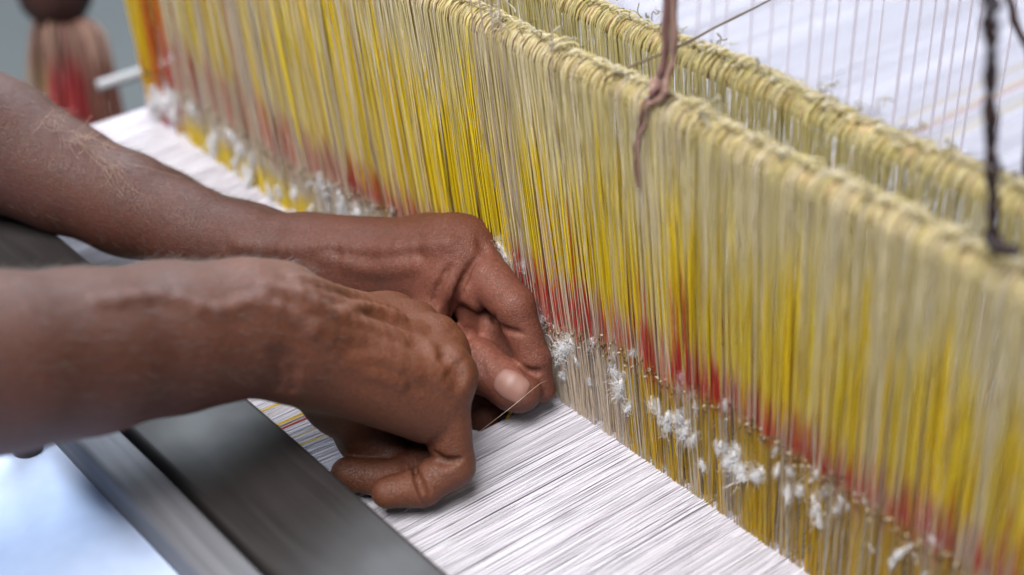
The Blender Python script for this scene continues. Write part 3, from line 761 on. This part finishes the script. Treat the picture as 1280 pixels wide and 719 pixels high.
lf = {
 'index':  ([P(578, 314, .640), P(642, 382, .622), P(667, 450, .627), P(678, 487, .631)], [.0110, .0081, .0066, .0054]),
 'middle': ([P(556, 316, .658), P(608, 408, .643), P(638, 446, .648), P(634, 500, .652), ], [.0105, .0086, .0076, .0064]),
 'ring':   ([P(530, 326, .674), P(590, 420, .668), P(612, 480, .668), P(606, 522, .648)], [.0100, .0092, .0080, .0066]),
 'little': ([P(510, 345, .688), P(560, 440, .680), P(588, 500, .672), P(586, 532, .652)], [.0092, .0084, .0074, .0062]),
}
for k, (pts, rad) in lf.items():
    f = Field(); f.chain(pts, rad, .0025)
    for j in (1, 2):
        a_ = pts[j] - pts[j - 1]; b_ = pts[j + 1] - pts[j]; a_ /= np.linalg.norm(a_); b_ /= np.linalg.norm(b_)
        tocam = CAM - pts[j]; tocam /= np.linalg.norm(tocam); side = np.cross(tocam, a_ + b_); inner = -np.array(side) if False else np.array(P(560, 440, .63) - pts[j])
        f.groove(pts[j] + inner / np.linalg.norm(inner) * .006, a_ + b_, .0015, .0011, .014, inner)
    LH.add(f, .0014)
kn = Field(); kn.cap(P(566, 303, .640), P(584, 306, .640), .0092, .0092, .003); kn.cap(P(540, 300, .660), P(552, 302, .660), .0095, .0095, .003)
LH.add(kn, .010)
LH.cut(Field().chain([P(572, 398, .630), P(578, 406, .634), P(584, 418, .640)], [.0060, .0060, .0040], .003), .003)
crease(LH, [[(593, 326), (580, 350), (568, 378), (562, 400)], ], .0017, .0026, .002, .5, .75)
crease(LH, [[(562, 334), (548, 360), (537, 392)], [(616, 396), (630, 411), (652, 417)], [(652, 460), (664, 465), (676, 464)]], .0014, .0016, .002, .5, .75)
crease(LH, [[(590, 428), (583, 444), (588, 460)], [(599, 432), (592, 448), (597, 466)], [(607, 438), (601, 452), (606, 468)]], .0010, .0007, .0015, .5, .75)
crease(LH, [[(420, 300), (424, 316), (420, 332)], [(520, 296), (526, 306), (524, 320)], [(600, 300), (604, 312), (598, 326)]], .0014, .0006, .003, .5, .75)
ridges(LH, [[(400, 306), (470, 312), (560, 304)], [(410, 322), (470, 336), (520, 330)], [(300, 306), (360, 312), (420, 306)]], .0018, .0007, .005, .5, .75)

h = .00095
verts, faces, cols = [], [], []; off = 0
for U, palm_c in ((RH, P(490, 560, .6)), (LH, P(585, 420, .64))):
    lo, hi = U.bounds(.004)
    v, f = surface_nets(U.ev, lo, hi, h)
    # palm and finger pads are a little paler and redder than the backs
    _w = P(345, 414, .547) if U is RH else P(400, 318, .668)
    _d = _w - (P(0, 453, .487) if U is RH else P(0, 182, .70)); _d /= np.linalg.norm(_d); _ax_ = (_d, _w @ _d)
    dist = np.linalg.norm((v - palm_c), axis=1); wgt = np.clip(1 - dist / .042, 0, 1)[:, None] ** .7
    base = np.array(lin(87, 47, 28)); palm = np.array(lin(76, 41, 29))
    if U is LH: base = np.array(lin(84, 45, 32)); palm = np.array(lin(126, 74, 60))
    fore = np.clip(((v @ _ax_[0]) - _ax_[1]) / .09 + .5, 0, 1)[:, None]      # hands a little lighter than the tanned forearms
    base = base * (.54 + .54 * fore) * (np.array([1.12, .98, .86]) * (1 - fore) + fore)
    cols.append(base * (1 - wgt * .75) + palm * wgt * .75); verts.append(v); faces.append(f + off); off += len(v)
nfine = off
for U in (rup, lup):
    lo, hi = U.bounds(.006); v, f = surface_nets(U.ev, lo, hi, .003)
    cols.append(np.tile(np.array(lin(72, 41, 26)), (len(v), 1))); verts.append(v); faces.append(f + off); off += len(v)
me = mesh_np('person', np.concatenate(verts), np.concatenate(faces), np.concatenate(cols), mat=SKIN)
person = obj('person', me, label='person reaching both bare forearms over the beam, fingers pinching a thread at the heddles', cat='person')

# thumb nail: grid projected on the thumb
tb = np.cross(ta, tn)
nv = []; NS, NB = 15, 13
cen = th[3] + ta * .0010
for i in range(NS):
    s_ = -1 + 2 * i / (NS - 1)
    for j in range(NB):
        t_ = -1 + 2 * j / (NB - 1)
        wd = .0060 * math.sqrt(1 - .42 * s_ * s_); ln_ = .0071 * math.sqrt(1 - (.34 if s_ > 0 else .5) * t_ * t_)
        o_ = cen + ta * s_ * ln_ + tb * t_ * wd + tn * .016
        d = np.linspace(0, .022, 240); p = o_ - tn * d[:, None]; val = LH.ev(p); k = np.argmax(val < 0)
        edge = max(abs(s_), abs(t_)); nv.append(o_ - tn * d[k] + tn * (.00022 if edge < .97 else -.0006))
i_ = np.arange(NS * NB).reshape(NS, NB)
nf = np.stack([i_[:-1, :-1], i_[1:, :-1], i_[1:, 1:], i_[:-1, 1:]], -1).reshape(-1, 4)
me = mesh_np('thumbnail', np.array(nv), nf, mat=NAIL)
o = obj('thumbnail', me, person); md = o.modifiers.new('thickness', 'SOLIDIFY'); md.thickness = .0005; md.offset = 0

# fine body hair on the forearms
allv = np.concatenate(verts[:2]); nr = len(verts[0])
hp = []
for a0, a1, U, hdir in ((0, nr, RH, P(345, 414, .547) - P(0, 453, .487)), (nr, len(allv), LH, P(372, 322, .67) - P(0, 182, .70))):
    vv = allv[a0:a1]; hd = hdir / np.linalg.norm(hdir)
    org = P(345, 414, .547) if a0 == 0 else P(400, 318, .668)
    cand = np.nonzero(((vv - org) @ hd < .012) & ((vv - org) @ hd > -.17))[0]
    sel = rng.choice(cand, 3600, replace=False); p0 = vv[sel]; e = .0008
    g = np.stack([U.ev(p0 + np.eye(3)[i] * e) - U.ev(p0 - np.eye(3)[i] * e) for i in range(3)], -1); g /= np.linalg.norm(g, axis=1, keepdims=True) + 1e-9
    keep = g[:, 2] > -.25; p0, g = p0[keep], g[keep]; n = len(p0)
    L_ = rng.uniform(.003, .0085, n)[:, None]; dr = hd + g * .55 + rng.normal(0, .28, (n, 3)); dr /= np.linalg.norm(dr, axis=1, keepdims=True)
    t = np.linspace(0, 1, 5)[None, :, None]
    pth = p0[:, None] - g[:, None] * .0003 + dr[:, None] * L_[:, None] * t - g[:, None] * (.25 * L_[:, None]) * t ** 2
    rr = np.linspace(1, .25, 5)[None] * rng.uniform(.000035, .00006, n)[:, None]
    hp.append(tubes(pth, rr, 3, (.2, .3, .9)))
v, f, c = merge(hp); obj('arm_hair', mesh_np('arm_hair', v, f, mat=HAIR), person, kind='stuff')

# the thread held between thumb and index finger
q0, q1, q2, q3 = P(592, 545, .612), P(630, 516, .606), P(672, 482, .612), P(694, 470, .640)
obj('held_thread', strands([[q0 + (q0 - q1) * .3, q0, q1, q2, q3, q3 + np.array([.01, .002, .006])]], .000065, ((226, 214, 190),), 'held_thread', 60, (0, 0, 1), .00008),
    label='single fine thread pinched between thumb and index finger', cat='thread')
# a yellow thread end by the thumb
q0 = at(634, 524, 2, .001)
obj('thread_end', strands([[q0, q0 + np.array([.004, .002, .0012]), q0 + np.array([.008, .001, .0006])]], .0006, ((214, 180, 20),), 'thread_end', 14), label='short yellow thread end lying below the thumb', cat='thread')
# lint hanging over the far forearm
for k, (u, v_, n_, L_) in enumerate(((66, 146, 44, .014), (98, 170, 60, .020), (124, 188, 50, .024), (142, 206, 26, .020))):
    parts = []
    for i in range(n_):
        q = surf(LH.ev, u + rng.normal(0, 10), v_ + rng.normal(0, 6), .5, .8)
        if q is None: continue
        g = CAM - q; g /= np.linalg.norm(g); L = L_ * rng.uniform(.4, 1.1)
        d = np.array([.25, -.1, -.7]) + rng.normal(0, .5, 3)
        st = q + g * .0006; w = np.cumsum(rng.normal(0, .22, (5, 3)), 0) * L * .35
        pts = np.stack([st + d * L * t + g * .004 * math.sin(math.pi * min(1, t + .15)) for t in np.linspace(0, 1, 5)]) + w * np.linspace(0, 1, 5)[:, None]
        pts = spline(pts, 14); parts.append(tubes(pts, rng.uniform(.00004, .0001), 3, (.3, .8, .5), np.tile(np.array(lin(206, 178, 158)) * rng.uniform(.8, 1.1), (1, 14, 1))))
    v, f, c = merge(parts)
    obj('lint_wisp', mesh_np('lint_wisp', v, f, c, mat=LINT), label='wisp of tan lint fibres clinging to the far forearm', cat='lint', group='lint on the far forearm')
